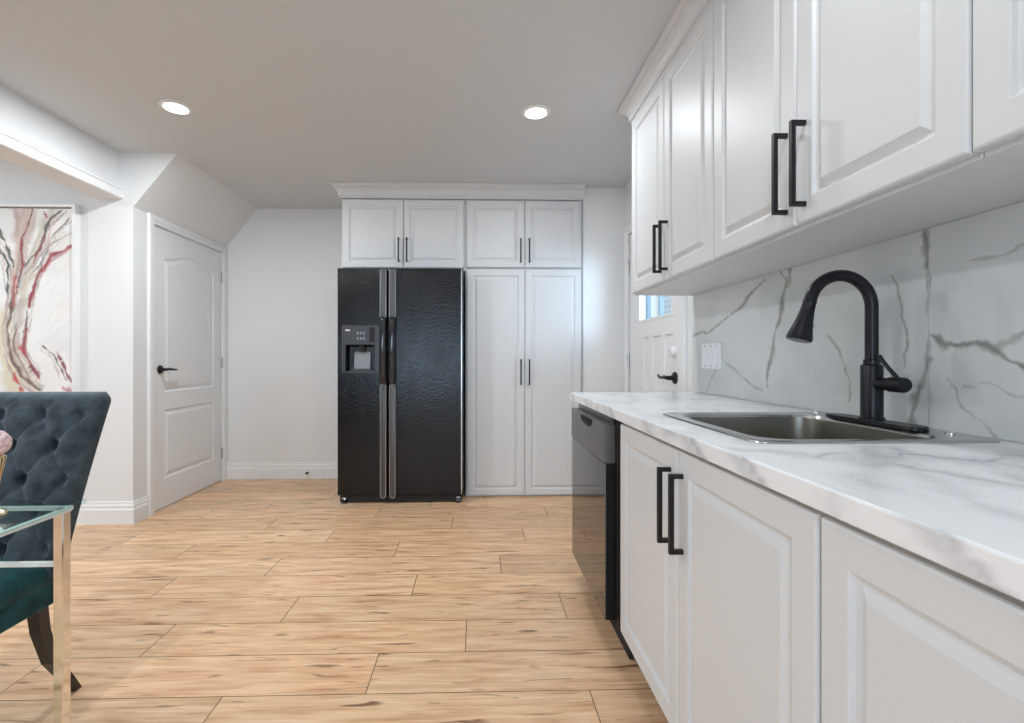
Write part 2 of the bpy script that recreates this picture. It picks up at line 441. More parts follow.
# stair-shaped sloped bulkhead above the white door
bm = B()
pr = [(XL, 2.085), (-1.985, CEIL), (XL, CEIL)]
loft(bm, [[Vector((x, y, z)) for x, z in pr] for y in (YF, YB)], cap0=True, cap1=True)
struct('ceiling_slope', bm, M_WALL)
# beam between kitchen and dining area with a moulding along its lower edge
bm = B(); box(bm, -2.505, -2.355, -3.0, YF, 2.137, CEIL); struct('beam', bm, M_WALL)
bm = B()
sweep(bm, [(-2.355, YF), (-2.355, -3.0)][::-1], [(0,2.137),(.020,2.137),(.024,2.142),(.024,2.158),(.014,2.163),(.014,2.190),(.022,2.196),(.020,2.204),(.008,2.212),(0,2.214)])
struct('trim_1', bm, M_TRIM)

# baseboards
BBP = [(0,0),(.016,0),(.016,.095),(.011,.102),(.011,.122),(.007,.128),(.005,.145),(0,.147)]
bm = B(); sweep(bm, [(-1.08, YB), (XL+.001, YB)][::-1], BBP); struct('baseboard_back', bm, M_TRIM)
bm = B(); sweep(bm, [(-5.0, YF), (XL, YF), (XL, DL0-.085)], BBP); struct('baseboard_picture', bm, M_TRIM)

bm = B(); tube(bm, [(-1.53, YB-.010, .062), (-1.53, YB-.050, .060)], .005, 10); tube(bm, [(-1.53, YB-.046, .060), (-1.53, YB-.066, .059)], [.010, .009], 12)
o = link_mesh('door_stop', bm, M_BLACK, smooth=True, origin=(-1.53, YB-.03, .06)); tag(o, 'small black door stop on the baseboard left of the fridge', 'door stop')
# casings
CAS = .078
def casing(bm, axis_x, nx, y0, y1, h, w=CAS, t=.016):
    """stepped casing round an opening in a wall of constant x; nx = side it faces"""
    M = frame_matrix((axis_x, 0, 0), (nx, 0, 0))
    s = (lambda y: -y) if nx < 0 else (lambda y: y)
    a, b = sorted((s(y0), s(y1)))
    path = [(a, 0), (a, h), (b, h), (b, 0)]
    prof = [(0,0),(0,t*.6),(.004,t*.7),(.020,t*.75),(.024,t),(w-.010,t),(w-.004,t*.8),(w,t*.5),(w,0)]
    loops = []
    for i, (u, v) in enumerate(path):
        sg = -1 if i < 2 else 1; up = 1 if i in (1, 2) else 0
        loops.append([M @ Vector((u+sg*o, v+up*o, n)) for o, n in prof])
    loft(bm, loops, cap0=True, cap1=True)
bm = B(); casing(bm, XL, 1, DL0-.006, DL1+.006, DLH+.006, w=.062); struct('trim_2', bm, M_TRIM)
bm = B(); casing(bm, XR, -1, SD0-.045, SD1+.01, SDH+.01, w=.066); struct('trim_3', bm, M_TRIM)
bm = B(); box(bm, XR+.0, XR+.12, SD0-.06, SD0-.006, 0, SDH+.02, .003); struct('trim_4', bm, M_TRIM)   # latch side jamb

# white interior door, two panels, arched top panel
def arch_outline(u0, u1, v0, v1, rise, n=18):
    def fn(i):
        a, b, c = u0+i, u1-i, v0+i
        pts = [(a, c), (b, c)]
        for k in range(n+1):
            t = k/n; u = b+(a-b)*t; pts.append((u, v1-i + rise*(.5-.5*math.cos(2*PI*t))))
        return pts
    return fn
def rect_outline(u0, u1, v0, v1):
    return lambda i: [(u0+i,v0+i),(u1-i,v0+i),(u1-i,v1-i),(u0+i,v1-i)]
PP = [(0,0),(.008,-.006),(.016,-.008),(.022,-.006),(.040,-.001),(.046,0)]
door = None
bm = B()
w = DL1-DL0
slab(bm, w, DLH-.012, .038, frame_matrix((XL-.045, DL0, .010), (1,0,0)),
     panels=[(arch_outline(.118, w-.118, .833, 1.805, .062), PP), (rect_outline(.118, w-.118, .205, .705), PP)])
door_1 = struct('door_1', bm, M_DOORP, origin=(XL-.045, DL0, .010))
xf = XL-.007
bm = B()
lathe(bm, [(.030,0),(.030,.006),(.026,.011),(.012,.012),(.011,.045),(.010,.048)], (xf, DL0+.072, 1.008), 'x', 24)
pts = [(xf+.045, DL0+.072, 1.008), (xf+.047, DL0+.10, 1.010), (xf+.044, DL0+.15, 1.007), (xf+.040, DL0+.20, 1.004)]
tube(bm, pts, [.010,.010,.008,.006], 12)
link_mesh('door_handle', bm, M_BLACK, door_1, smooth=True, label='black lever handle on a round rosette')
bm = B(); box(bm, XL-.046, XL-.0065, DL0-.001, DL0+.006, .965, 1.05); link_mesh('latch_plate', bm, M_BLACK, door_1)
for z in (.25, 1.05, 1.80):
    bm = B(); tube(bm, [(XL+.002, DL1+.002, z-.045), (XL+.002, DL1+.002, z+.045)], .006, 10); link_mesh('hinge', bm, M_NICKEL, door_1, smooth=True)

# side door with window, three lower panels
bm = B()
w = SD1-SD0
M2 = frame_matrix((XR+.050, SD1, .012), (-1,0,0))
# local u runs from the hinge side (far) to the latch side (near)
U = lambda y: SD1-y
PR = [(0,0),(.004,-.009),(.010,-.012),(.014,-.011)]
slab(bm, w, SDH-.014, .042, M2,
     panels=[(rect_outline(U(3.332)-.03, U(3.247), .22, 1.225), PR), (rect_outline(U(3.19), U(3.045), .22, 1.225), PR), (rect_outline(U(2.99), U(2.872)+.02, .22, 1.225), PR)],
     holes=[(U(3.463), U(2.848), 1.343, 1.86)])
door_2 = struct('door_2', bm, M_DOORP, origin=(XR+.05, SD1, .012))
bm = B(); box(bm, XR+.024, XR+.030, 2.846, 3.465, 1.353, 1.874); o = link_mesh('pane', bm, M_PANE, door_2)
bm = B()
for a, b, c, d in ((3.440,3.475,1.343,1.885),(2.836,2.870,1.343,1.885),(2.870,3.44,1.343,1.362),(2.870,3.44,1.866,1.885)): box(bm, XR+.004, XR+.014, a, b, c, d, .003)
link_mesh('glass_bead', bm, M_TRIM, door_2)
xf = XR+.008
bm = B(); lathe(bm, [(.033,0),(.033,-.008),(.028,-.020),(.018,-.026),(.004,-.028)], (xf, 2.818, 1.126), 'x', 24); box(bm, xf-.036, xf-.024, 2.814, 2.822, 1.105, 1.147, .002)
link_mesh('deadbolt', bm, M_WHITEPL, door_2, smooth=True, label='white deadbolt thumb turn')
bm = B(); lathe(bm, [(.036,0),(.036,-.007),(.030,-.012),(.014,-.014),(.012,-.05),(.010,-.054)], (xf, 2.812, .972), 'x', 24)
tube(bm, [(xf-.05, 2.812, .972), (xf-.053, 2.85, .976), (xf-.050, 2.90, .970), (xf-.047, 2.945, .973), (xf-.045, 2.965, .985)], [.011,.011,.009,.008,.006], 12)
link_mesh('door_handle', bm, M_BLACK, door_2, smooth=True, label='black curved lever handle')
for z in (.28, 1.075, 1.80):
    bm = B(); tube(bm, [(XR-.002, SD1+.002, z-.05), (XR-.002, SD1+.002, z+.05)], .007, 10); link_mesh('hinge', bm, M_NICKEL, door_2, smooth=True)
bm = B(); box(bm, XR+.02, XR+.075, SD0-.008, SD0-.004, .935, 1.015, .001); st = struct('trim_5', bm, M_BLACK)   # strike plate on the jamb

# window behind the camera, and an unseen one added to light the dining area
def window(name, bmf, bmg):
    o = struct(name, bmf, M_TRIM); link_mesh('pane', bmg, M_PANE, o); return o
bf, bg = B(), B()
for a, b in ((-2.0,-1.94),(-1.04,-.96),(-.06,0)): box(bf, a, b, -3.08, -3.01, .3, 2.2)
box(bf, -1.94,-.06,-3.08,-3.01,.3,.37); box(bf, -1.94,-.06,-3.08,-3.01,2.13,2.2); box(bg, -1.94,-.06,-3.05,-3.045,.37,2.13)
window('window_1', bf, bg)
bf, bg = B(), B()
for a, b in ((-.25,-.19),(.56,.64),(1.39,1.45)): box(bf, -5.08,-5.01, a, b, .8, 2.1)
box(bf, -5.08,-5.01,-.19,1.39,.8,.87); box(bf, -5.08,-5.01,-.19,1.39,2.03,2.1); box(bg, -5.05,-5.045,-.19,1.39,.87,2.03)
window('window_added', bf, bg)

# outside the side door: porch screen, siding of the next house
bm = B(); box(bm, 1.3, 7, 1.0, 12, -.3, -.15); struct('ground_outside', bm, M_PAVING)
h = empty('neighbouring_house', (2.6, 4.5, -.15), 'pale sided neighbouring house seen through the side door glass', 'house')
bm = B()
for k in range(42): loft(bm, [[Vector((x, y, z)) for x, z in ((2.6, -.15+k*.075), (2.6, -.075+k*.075), (2.575, -.15+k*.075))] for y in (2.0, 6.75)], cap0=True, cap1=True)
box(bm, 2.605, 4.0, 2.0, 6.75, -.15, 3.0)
link_mesh('siding', bm, M_SIDING, h)
bm = B(); box(bm, 2.56, 2.60, 6.76, 6.86, -.15, 3.0); link_mesh('corner_board', bm, M_TRIM, h)
sd = empty('storm_door', (1.34, 3.5, -.15), 'white framed storm door with blue bars outside the panelled side door', 'door')
bm = B()
for a, b in ((2.60,2.70),(3.93,4.10)): box(bm, 1.32, 1.36, a, b, -.15, 2.05)
box(bm, 1.32,1.36,2.7,3.93,1.98,2.05); box(bm, 1.32,1.36,2.7,3.93,-.15,.8)
link_mesh('storm_door_frame', bm, M_TRIM, sd)
for y in (3.74, 3.48):
    bm = B(); box(bm, 1.325,1.355,y-.013,y+.013,.8,1.98); link_mesh('mullion', bm, M_BLUE, sd)

# ================================================================== CEILING LIGHTS
def downlight(x, y, label, power=None, group='recessed ceiling downlights'):
    t = empty('recessed_light', (x, y, CEIL), label, 'ceiling light', group)
    bm = B(); lathe(bm, [(.078,.0),(.078,-.004),(.070,-.009),(.060,-.009),(.058,-.004),(.058,0)], (x, y, CEIL), 'z', 36); link_mesh('trim_ring', bm, M_TRIM, t, smooth=True)
    bm = B(); lathe(bm, [(.057,-.0045),(.057,-.0075),(.01,-.0095)], (x, y, CEIL), 'z', 36); link_mesh('diffuser', bm, M_LED, t, smooth=True)
    d = bpy.data.lights.new('downlight_lamp', 'AREA'); d.shape = 'DISK'; d.size = .11; d.energy = power or LAMP_POWER; d.color = (.89, .955, 1.0)
    o = bpy.data.objects.new('downlight_lamp', d); COL.objects.link(o); o.location = (0, 0, -.013); o.parent = t
downlight(-1.624, 2.625, 'round recessed ceiling light above the floor towards the white arched door', 19)
downlight(.318, 2.627, 'round recessed ceiling light in front of the pantry doors and wall cabinets', 9)
for x, y, p, w_ in ((-1.624,.5,16,'over the dining table corner'),(.56,.75,5.5,'close to the wall cabinets above the sink'),(-.6,-1.7,14,'added as fill by the kitchen window')):  # lamp by the kitchen window is unseen, added to fill the room
    downlight(x, y, 'round recessed ceiling light '+w_+', outside the photo', p)
for x, y, w_ in ((-3.55,2.1,'in front of the abstract painting'),(-3.75,.1,'by the added dining room window')):
    downlight(x, y, 'round recessed ceiling light '+w_+', outside the photo', 13)

# ================================================================== RIGHT HAND RUN
XW = 1.15   # face of the marble splash
# --- wall cabinets
UB, UT = 1.422, 2.345
def wall_cabinet(y0, y1, label, splits, handles):
    t = empty('wall_cabinet', (1.0, (y0+y1)/2, UB), label, 'wall cabinet', 'white wall cabinets above the counter')
    bm = B(); box(bm, .837, XR, y0, y1, UB, UT+.02, .0015, 1); link_mesh('cabinet_body', bm, M_CAB, t)
    for (a, b), hy in zip(splits, handles):
        bm = B(); panel_door(bm, b-a, UT-UB-.018, .021, frame_matrix((.836, b, UB+.008), (-1,0,0)), fw=.060)
        d = link_mesh('cabinet_door', bm, M_CAB, t)
        if hy is not None:
            bm = B(); bar_handle(bm, (.815, hy, 1.474), (.815, hy, 1.676), (-1,0,0), out=.032); link_mesh('handle', bm, M_BLACK, d, label='black square bar handle')
wall_cabinet(1.647, 2.532, 'white two door wall cabinet at the end of the run by the side door', [(2.088,2.529),(1.650,2.085)], [2.115, 2.047])
wall_cabinet(.775, 1.645, 'white two door wall cabinet above the sink and black faucet', [(1.214,1.643),(.777,1.210)], [1.247, 1.176])
wall_cabinet(-.10, .773, 'white wall cabinet cut off by the edge of the photo, right of the sink cabinet', [(.338,.7735),(-.097,.334)], [.375, .30])
# crown along the wall cabinets with a return at the far end
CRP = [(0,CEIL-.105),(.009,CEIL-.105),(.009,CEIL-.090),(.018,CEIL-.090),(.018,CEIL-.079),(.019,CEIL-.066),(.025,CEIL-.052),(.035,CEIL-.041),(.048,CEIL-.036),(.048,CEIL-.026),(.056,CEIL-.022),(.062,CEIL-.016),(.066,CEIL-.016),(.066,CEIL-.001),(0,CEIL-.001)]
bm = B(); sweep(bm, [(.826, -.3), (.826, 2.535), (XR, 2.535)][::-1], [(o, z) for o, z in CRP])
o = link_mesh('crown_moulding', bm, M_CAB, origin=(.826, 2.52, CEIL-.105)); tag(o, 'white crown moulding along the top of the wall cabinets above the counter', 'crown moulding')
bm = B(); box(bm, .828, XR, -.3, 2.53, UT+.021, CEIL-.004); link_mesh('filler_board', bm, M_CAB, o)

# --- counter
CT, CB, CF, CE = .910, .873, .483, 2.515
SX0, SX1, SY0, SY1 = .583, 1.128, .988, 1.530     # sink cut-out (rim outline)
CV = [([(.50,.93),(.591,.894),(.615,.855),(.70,.895),(.747,.895),(.713,.812),(.718,.753),(.738,.701),(.762,.640)], .013, .62),
      ([(.776,.951),(.736,.872),(.813,.843),(.852,.801),(.855,.749)], .016, .45), ([(.80,.90),(.86,.86),(.93,.80),(1.0,.70)], .012, .35),
      ([(1.06,2.373),(.93,2.2),(.869,2.085),(.853,1.90),(.748,1.675),(.671,1.645)], .016, .45),
      ([(.739,2.317),(.694,2.06),(.60,1.88),(.523,2.044)], .014, .40), ([(.744,.828),(.643,.638),(.61,.545),(.58,.45)], .011, .35),
      ([(.55,1.70),(.53,1.40),(.575,1.10),(.57,.956)], .012, .30), ([(.90,1.80),(1.0,1.70),(1.08,1.62)], .010, .3), ([(.66,.50),(.80,.60),(1.0,.62)], .010, .35)]
def build_counter():
    vx, vf, att = [], [], []
    def patch(x0, x1, y0, y1, st):
        nx, ny = max(2, int((x1-x0)/st)+1), max(2, int((y1-y0)/st)+1)
        gx, gy = np.meshgrid(np.linspace(x0,x1,nx), np.linspace(y0,y1,ny)); base = len(vx)
        m = np.maximum(.55*vein_mask(gx, gy, [(p, w*2.2, q) for p, w, q in CV], 7), vein_mask(gx, gy, [(p, w*.8, q) for p, w, q in CV], 7)*np.clip(.55+wob(gx, gy, 38, .35, 3), 0, 1))
        for a, b, c in zip(gx.ravel(), gy.ravel(), m.ravel()): vx.append((a, b, CT)); att.append(float(c))
        for j in range(ny-1):
            for i in range(nx-1):
                q = base+j*nx+i; vf.append((q, q+1, q+nx+1, q+nx))
    h = .02
    patch(CF+.003, XW, SY1-h, CE, .007); patch(CF+.003, SX0+h, SY0+h, SY1-h, .005); patch(SX1-.012, XW, SY0+h, SY1-h, .01)
    patch(CF+.003, XW, .40, SY0+h, .0055); patch(CF+.003, XW, -.4, .40, .1)
    me = bpy.data.meshes.new('counter_surface'); me.from_pydata(vx, [], vf)
    bm = B(); bm.from_mesh(me); bpy.data.meshes.remove(me)
    n0 = len(vx)
    # front edge, eased, and the underside
    prof = [(CF+.003, CT), (CF+.0008, CT-.0012), (CF, CT-.004), (CF, CT-.012), (CF, CT-.020), (CF, CT-.028), (CF, CB+.002), (CF+.002, CB), (.565, CB)]
    ys = np.linspace(-.4, CE, 420)
    loft(bm, [[Vector((x, y, z)) for x, z in prof] for y in ys], close=False)
    # grey veins crossing the front edge on the slant
    for y in ys:
        for x, z in prof:
            u = y-(z-CB)*1.6+.006*math.sin(z*300+y*40); a = 0
            for c, w_, st in ((.43,.012,.5),(.455,.030,.35),(.80,.018,.55),(.835,.035,.35),(1.02,.022,.6),(1.06,.045,.35),(1.33,.03,.4),(1.70,.03,.5),(1.78,.02,.4),(2.1,.03,.4),(2.4,.04,.4)):
                a = max(a, st*math.exp(-((u-c)/w_)**2))
            att.append(a)
    n1 = len(bm.verts)
    bm.faces.new([bm.verts.new((x, CE, z)) for x, z in ((CF,CT-.004),(CF,CB+.002),(CF+.002,CB),(XW,CB),(XW,CT),(CF+.003,CT))])
    for y0, y1 in ((-.4, SY0-.02), (SY1+.02, CE)): bm.faces.new([bm.verts.new(p) for p in ((.565,y0,CB),(.565,y1,CB),(XW,y1,CB),(XW,y0,CB))])
    att.extend([0.0]*(len(bm.verts)-n1))
    o = link_mesh('countertop', bm, M_COUNTER, origin=(.8, 1.0, CB), normals=True)
    set_point_float(o.data, 'vein', att)
    tag(o, 'white marble-look countertop with grey veins along the right wall', 'countertop'); return o
build_counter()

# --- marble splash, two large panels meeting in a seam
BV = [([(2.575,1.199),(2.436,1.218),(2.372,1.21),(2.234,1.269),(2.078,1.31),(1.895,1.411)], .0075, .75),
      ([(1.735,1.425),(1.769,1.345),(1.793,1.272),(1.824,1.198),(1.855,1.102),(1.881,.983)], .012, .75),
      ([(1.80,1.425),(1.752,1.379)], .006, .7), ([(2.215,1.081),(2.039,.995),(1.915,.96)], .006, .5), ([(2.291,1.04),(2.372,.93)], .008, .4),
      ([(1.304,1.321),(1.288,1.285),(1.279,1.243),(1.257,1.178),(1.252,1.138),(1.264,1.098),(1.267,1.063)], .0045, .7),
      ([(1.202,1.431),(1.207,1.368),(1.197,1.327)], .010, .8), ([(1.197,1.33),(1.196,1.161),(1.197,1.085)], .0028, .6),
      ([(1.197,1.09),(1.214,1.033),(1.234,.985),(1.243,.92)], .010, .75),
      ([(1.548,1.166),(1.504,1.116),(1.471,1.059),(1.455,1.007),(1.459,.96)], .005, .55),
      ([(1.192,1.149),(1.166,1.135),(1.128,1.121),(1.059,1.119),(1.018,1.097),(.978,1.075),(.8,.98)], .010, .85),
      ([(1.032,1.108),(1.008,1.122),(.974,1.138),(.8,1.2)], .008, .5), ([(1.145,1.036),(1.128,1.008),(1.104,.979),(1.038,.919)], .0035, .55),
      ([(1.093,1.319),(1.028,1.313),(.974,1.326),(.85,1.33)], .004, .5), ([(1.10,1.02),(1.05,1.03),(.98,1.01)], .004, .35)]
def splash_panel(ys, zs, veins, parent):
    gy, gz = np.meshgrid(ys, zs); m = vein_mask(gy, gz, veins, 21).ravel(); ny = len(ys)
    V = [(XW, a, b) for a, b in zip(gy.ravel(), gz.ravel())]
    F = [(j*ny+i, j*ny+i+1, (j+1)*ny+i+1, (j+1)*ny+i) for j in range(len(zs)-1) for i in range(ny-1)]
    me = bpy.data.meshes.new('splash'); me.from_pydata(V, [], F); bm = B(); bm.from_mesh(me); bpy.data.meshes.remove(me)
    n0 = len(V); y0, y1, z0, z1 = ys[0], ys[-1], zs[0], zs[-1]
    loft(bm, [[Vector((x, y, z)) for y, z in ((y0,z0),(y1,z0),(y1,z1),(y0,z1))] for x in (XW, XR-.001)], cap1=True)
    att = list(m)+[0.0]*(len(bm.verts)-n0)
    o = link_mesh('backsplash_panel', bm, M_SPLASH, parent, normals=True); set_point_float(o.data, 'vein', att); return o
bs = empty('backsplash', (XW, 1.5, CT), 'polished white marble backsplash with olive grey veins behind the sink', 'backsplash')
splash_panel(np.linspace(1.1965, 2.545, 460), np.linspace(CT+.001, UB-.001, 170), [v for v in BV if max(p[0] for p in v[0]) > 1.196], bs)
splash_panel(np.concatenate([np.linspace(-.4, .84, 12), np.linspace(.85, 1.1955, 140)]), np.linspace(CT+.001, UB-.001, 170), BV[6:9]+BV[10:], bs)

# --- base cabinets
def base_cabinet(y0, y1, label, splits, handles):
    t = empty('base_cabinet', (.8, (y0+y1)/2, 0), label, 'base cabinet', 'white base cabinets under the counter')
    bm = B(); box(bm, .527, XW, y0, y1, .105, .12); box(bm, .527, XW, y0, y0+.016, .12, CB-.003); box(bm, .527, XW, y1-.016, y1, .12, CB-.003); box(bm, XW-.02, XW, y0+.016, y1-.016, .12, CB-.003)
    box(bm, .527, .545, y0+.016, y1-.016, .82, CB-.003)
    link_mesh('cabinet_body', bm, M_TAN, t)
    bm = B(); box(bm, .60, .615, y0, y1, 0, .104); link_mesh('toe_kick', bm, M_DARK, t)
    for (a, b), hy in zip(splits, handles):
        bm = B(); panel_door(bm, b-a, .738, .021, frame_matrix((.526, b, .118), (-1,0,0)), fw=.058)
        d = link_mesh('cabinet_door', bm, M_CAB, t)
        if hy is not None:
            bm = B(); bar_handle(bm, (.505, hy, .612), (.505, hy, .798), (-1,0,0), out=.029); link_mesh('handle', bm, M_BLACK, d, label='black square bar handle')
base_cabinet(.702, 1.698, 'white two door sink base cabinet beside the dishwasher', [(1.203,1.695),(.704,1.199)], [1.247, 1.172])
base_cabinet(-.20, .700, 'white base cabinet nearest the camera, cut off by the photo edge', [(.252,.698),(-.198,.248)], [.30, None])

# --- dishwasher
t = empty('dishwasher', (.8, 2.05, 0), 'glossy black dishwasher at the far end of the base cabinets', 'dishwasher')
bm = B(); box(bm, .508, 1.10, 1.712, 2.388, .105, .862, .003); link_mesh('tub_body', bm, M_DWBODY, t)
bm = B(); box(bm, .4745, .507, 1.765, 2.385, .118, .697, .002, 1); dd = link_mesh('dishwasher_door', bm, M_DWBODY, t)
bm = B(); box(bm, .47, .4743, 1.766, 2.384, .119, .696, .0015, 2); link_mesh('front_panel', bm, M_DWDOOR, dd, label='glossy black front panel')
# control panel with a curved pocket handle at its top middle
bm = B()
pk = [(.20-.0, .137)]
def smile(i):
    top, c, hw, dp = .133-i*.2, .31, .125-i, .038-i
    pts = []
    for k in range(13):
        a = PI*k/12; pts.append((c-hw*math.cos(a), top-dp*math.sin(a)**.8))
    pts += [(c+hw, top+.004), (c-hw, top+.004)]
    return pts
slab(bm, .62, .142, .040, frame_matrix((.507, 2.385, .700), (-1,0,0)), panels=[(smile, [(0,0),(.003,-.004),(.005,-.026)])])
cp = link_mesh('control_panel', bm, M_DWPANEL, t, label='black control panel, its reflection painted grey')
bm = B()
L = [(c, z) for c, z in smile(.002)]
loft(bm, [[Vector((x, 2.385-u, .700+v)) for u, v in smile(.0055)] for x in (.4935, .4925)], cap0=True, cap1=True); link_mesh('handle_pocket', bm, M_DARK, cp)
bm = B(); box(bm, .4663, .4675, 2.335, 2.350, .735, .785); link_mesh('button_strip', bm, M_MIDGREY, cp)
for k in range(5):
    bm = B(); box(bm, .4658, .4672, 1.93+k*.018, 1.941+k*.018, .735, .742); link_mesh('button', bm, M_MIDGREY, cp)
bm = B(); box(bm, .50, .56, 1.765, 2.38, .842, .866, .003); link_mesh('top_rail', bm, M_GLOSSBLK, t)
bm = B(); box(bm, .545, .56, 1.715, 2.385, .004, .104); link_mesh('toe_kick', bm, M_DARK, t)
bm = B(); box(bm, .56, XW, 2.392, 2.410, 0, CB-.003); o = link_mesh('end_panel', bm, M_CAB, origin=(.8, 2.40, 0)); tag(o, 'white end panel closing the counter beyond the dishwasher', 'cabinet panel')

# --- sink
t = empty('kitchen_sink', ((SX0+SX1)/2, (SY0+SY1)/2, CT), 'stainless steel single bowl drop-in sink in the marble-look counter', 'sink')
bm = B()
BX0, BX1, BY0, BY1 = .628, 1.040, 1.030, 1.487
loops = [rrect(SX0,SX1,SY0,SY1,.035,CT+.0006), rrect(SX0+.001,SX1-.001,SY0+.001,SY1-.001,.035,CT+.004), rrect(SX0+.006,SX1-.006,SY0+.006,SY1-.006,.032,CT+.006),
         rrect(BX0-.012,BX1+.012,BY0-.012,BY1+.012,.075,CT+.0045), rrect(BX0-.003,BX1+.003,BY0-.003,BY1+.003,.070,CT+.002), rrect(BX0,BX1,BY0,BY1,.068,CT-.006),
         rrect(BX0+.004,BX1-.004,BY0+.004,BY1-.004,.066,CT-.10), rrect(BX0+.008,BX1-.008,BY0+.008,BY1-.008,.064,CT-.150), rrect(BX0+.020,BX1-.020,BY0+.020,BY1-.020,.056,CT-.172),
         rrect(BX0+.045,BX1-.045,BY0+.045,BY1-.045,.04,CT-.180), rrect(BX0+.16,BX1-.16,BY0+.18,BY1-.18,.03,CT-.184)]
loft(bm, loops[:6])
link_mesh('rim', bm, M_STEEL, t, smooth=True, normals=True)
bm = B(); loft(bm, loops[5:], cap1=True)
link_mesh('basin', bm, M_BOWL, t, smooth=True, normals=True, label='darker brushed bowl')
bm = B(); lathe(bm, [(.045,-.183),(.045,-.180),(.036,-.180),(.030,-.186)], ((BX0+BX1)/2, (BY0+BY1)/2, CT), 'z', 28); link_mesh('drain', bm, M_CHROME, t, smooth=True)
for y in (1.075, 1.44):
    bm = B(); lathe(bm, [(.010,.0055),(.010,.009),(.004,.011)], (1.085, y if y < 1.2 else 1.512, CT), 'z', 14); link_mesh('hole_cap', bm, M_CHROME, t, smooth=True)

# --- faucet
FX, FY = 1.057, 1.262
Z0 = CT+.0055
t = empty('kitchen_faucet', (FX, FY, Z0), 'matte black gooseneck pull-down faucet standing behind the sink', 'faucet')
bm = B()
loops = []
for s, z in ((1,0),(1,.006),(.96,.010)):
    L = []
    for cy, a0 in ((FY+.122, 0), (FY-.122, PI)):
        for k in range(13):
            a = a0+PI*k/12; L.append(Vector((FX+.030*s*math.cos(a), cy+.030*s*math.sin(a), Z0+z)))
    loops.append(L)
loft(bm, loops, cap0=True, cap1=True); link_mesh('base_plate', bm, M_FAUCET, t, smooth=True)
bm = B(); lathe(bm, [(.029,.010),(.029,.015),(.0255,.018),(.0255,.152),(.0235,.156),(.019,.158),(.019,.170),(.0165,.172)], (FX, FY, Z0), 'z', 32); link_mesh('faucet_body', bm, M_FAUCET, t, smooth=True)
R, zc = .085, 1.226
pts = [(FX, FY, 1.08+i*(zc-1.08)/6) for i in range(7)]
for k in range(1, 25):
    a = math.radians(167)*k/24; pts.append((FX-R+R*math.cos(a), FY, zc+R*math.sin(a)))
ex = Vector(pts[-1]); dr = (Vector(pts[-1])-Vector(pts[-2])).normalized()
bm = B(); tube(bm, pts, .0155, 20); link_mesh('gooseneck', bm, M_FAUCET, t, smooth=True)
hp = [(0,.0160),(.006,.0170),(.008,.0158),(.03,.0172),(.055,.0205),(.08,.0255),(.100,.0305),(.109,.0315),(.112,.029)]
bm = B(); tube(bm, [ex+dr*h for h, r in hp], [r for h, r in hp], 24)
sh = link_mesh('spray_head', bm, M_FAUCET, t, smooth=True)
bm = B(); sidev = Vector((-dr.z, 0, dr.x))
for h, l in ((.045,.006),(.075,.014)):
    c = ex+dr*h+sidev*(.017 if h < .05 else .023); tube(bm, [c-dr*l, c+dr*l], [.005,.006], 10)
link_mesh('spray_button', bm, M_GLOSSBLK, sh, smooth=True)
bm = B(); lathe(bm, [(.004,.112),(.025,.112),(.025,.1135)], (0,0,0), 'z', 20)
q = Vector((0,0,1)).rotation_difference(dr); bm.transform(Matrix.Translation(ex) @ q.to_matrix().to_4x4()); link_mesh('spray_face', bm, M_DARKGREY, sh)
bm = B(); hz = 1.022
tube(bm, [(FX, FY-.015, hz), (FX+.003, FY-.055, hz), (FX+.003, FY-.056, hz), (FX+.006, FY-.092, hz), (FX+.006, FY-.096, hz)], [.0165,.0165,.0195,.0195,.017], 24); link_mesh('valve_hub', bm, M_FAUCET, t, smooth=True)
bm = B(); tube(bm, [(FX+.004, FY-.080, hz+.012), (FX-.001, FY-.060, hz+.036), (FX-.004, FY-.042, hz+.058), (FX-.006, FY-.030, hz+.073)], [.0055,.005,.005,.0065], 12); link_mesh('lever', bm, M_FAUCET, t, smooth=True)

# --- switch plate
t = empty('switch_plate', (XW, 2.352, 1.04), 'white switch plate on the marble backsplash near the side door', 'switch plate')
bm = B(); box(bm, XW-.006, XW-.0005, 2.232, 2.428, 1.037, 1.162, .003); link_mesh('plate', bm, M_WHITEPL, t)
for yc in (2.391, 2.330, 2.269):
    bm = B(); box(bm, XW-.009, XW-.0055, yc-.019, yc+.019, 1.065, 1.133, .0015); link_mesh('rocker_switch', bm, M_WHITEPL, t)
    for z in (1.049, 1.150):
        bm = B(); lathe(bm, [(.004,-.0055),(.004,-.0078),(.001,-.0082)], (XW, yc, z), 'x', 10); link_mesh('screw', bm, M_NICKEL, t)

# ================================================================== PANTRY WALL
PY = 3.765
def front_cabinet(name, cat, label, x0, x1, z0, z1, doors, body_y=3.786):
    t = empty(name, ((x0+x1)/2, 4.08, z0), label, cat)
    bm = B(); box(bm, x0, x1, body_y, YB-.002, z0, z1, .001, 1); link_mesh('cabinet_body', bm, M_CAB, t)
    for a, b, c, d, hx, h0, h1 in doors:
        bm = B(); panel_door(bm, b-a, d-c, .020, frame_matrix((a, body_y-.001, c), (0,-1,0)), fw=.050)
        o = link_mesh('cabinet_door', bm, M_CAB, t)
        bm = B(); bar_handle(bm, (hx, PY, h0), (hx, PY, h1), (0,-1,0), out=.03, s=.005); link_mesh('handle', bm, M_BLACK, o, label='black square bar handle')
front_cabinet('bridge_cabinet', 'cabinet', 'white two door cabinet above the black fridge', -1.066, -.099, 1.775, 2.34,
              [(-1.052,-.584,1.795,2.328,-.617,1.845,2.02), (-.580,-.112,1.795,2.328,-.553,1.845,2.02)])
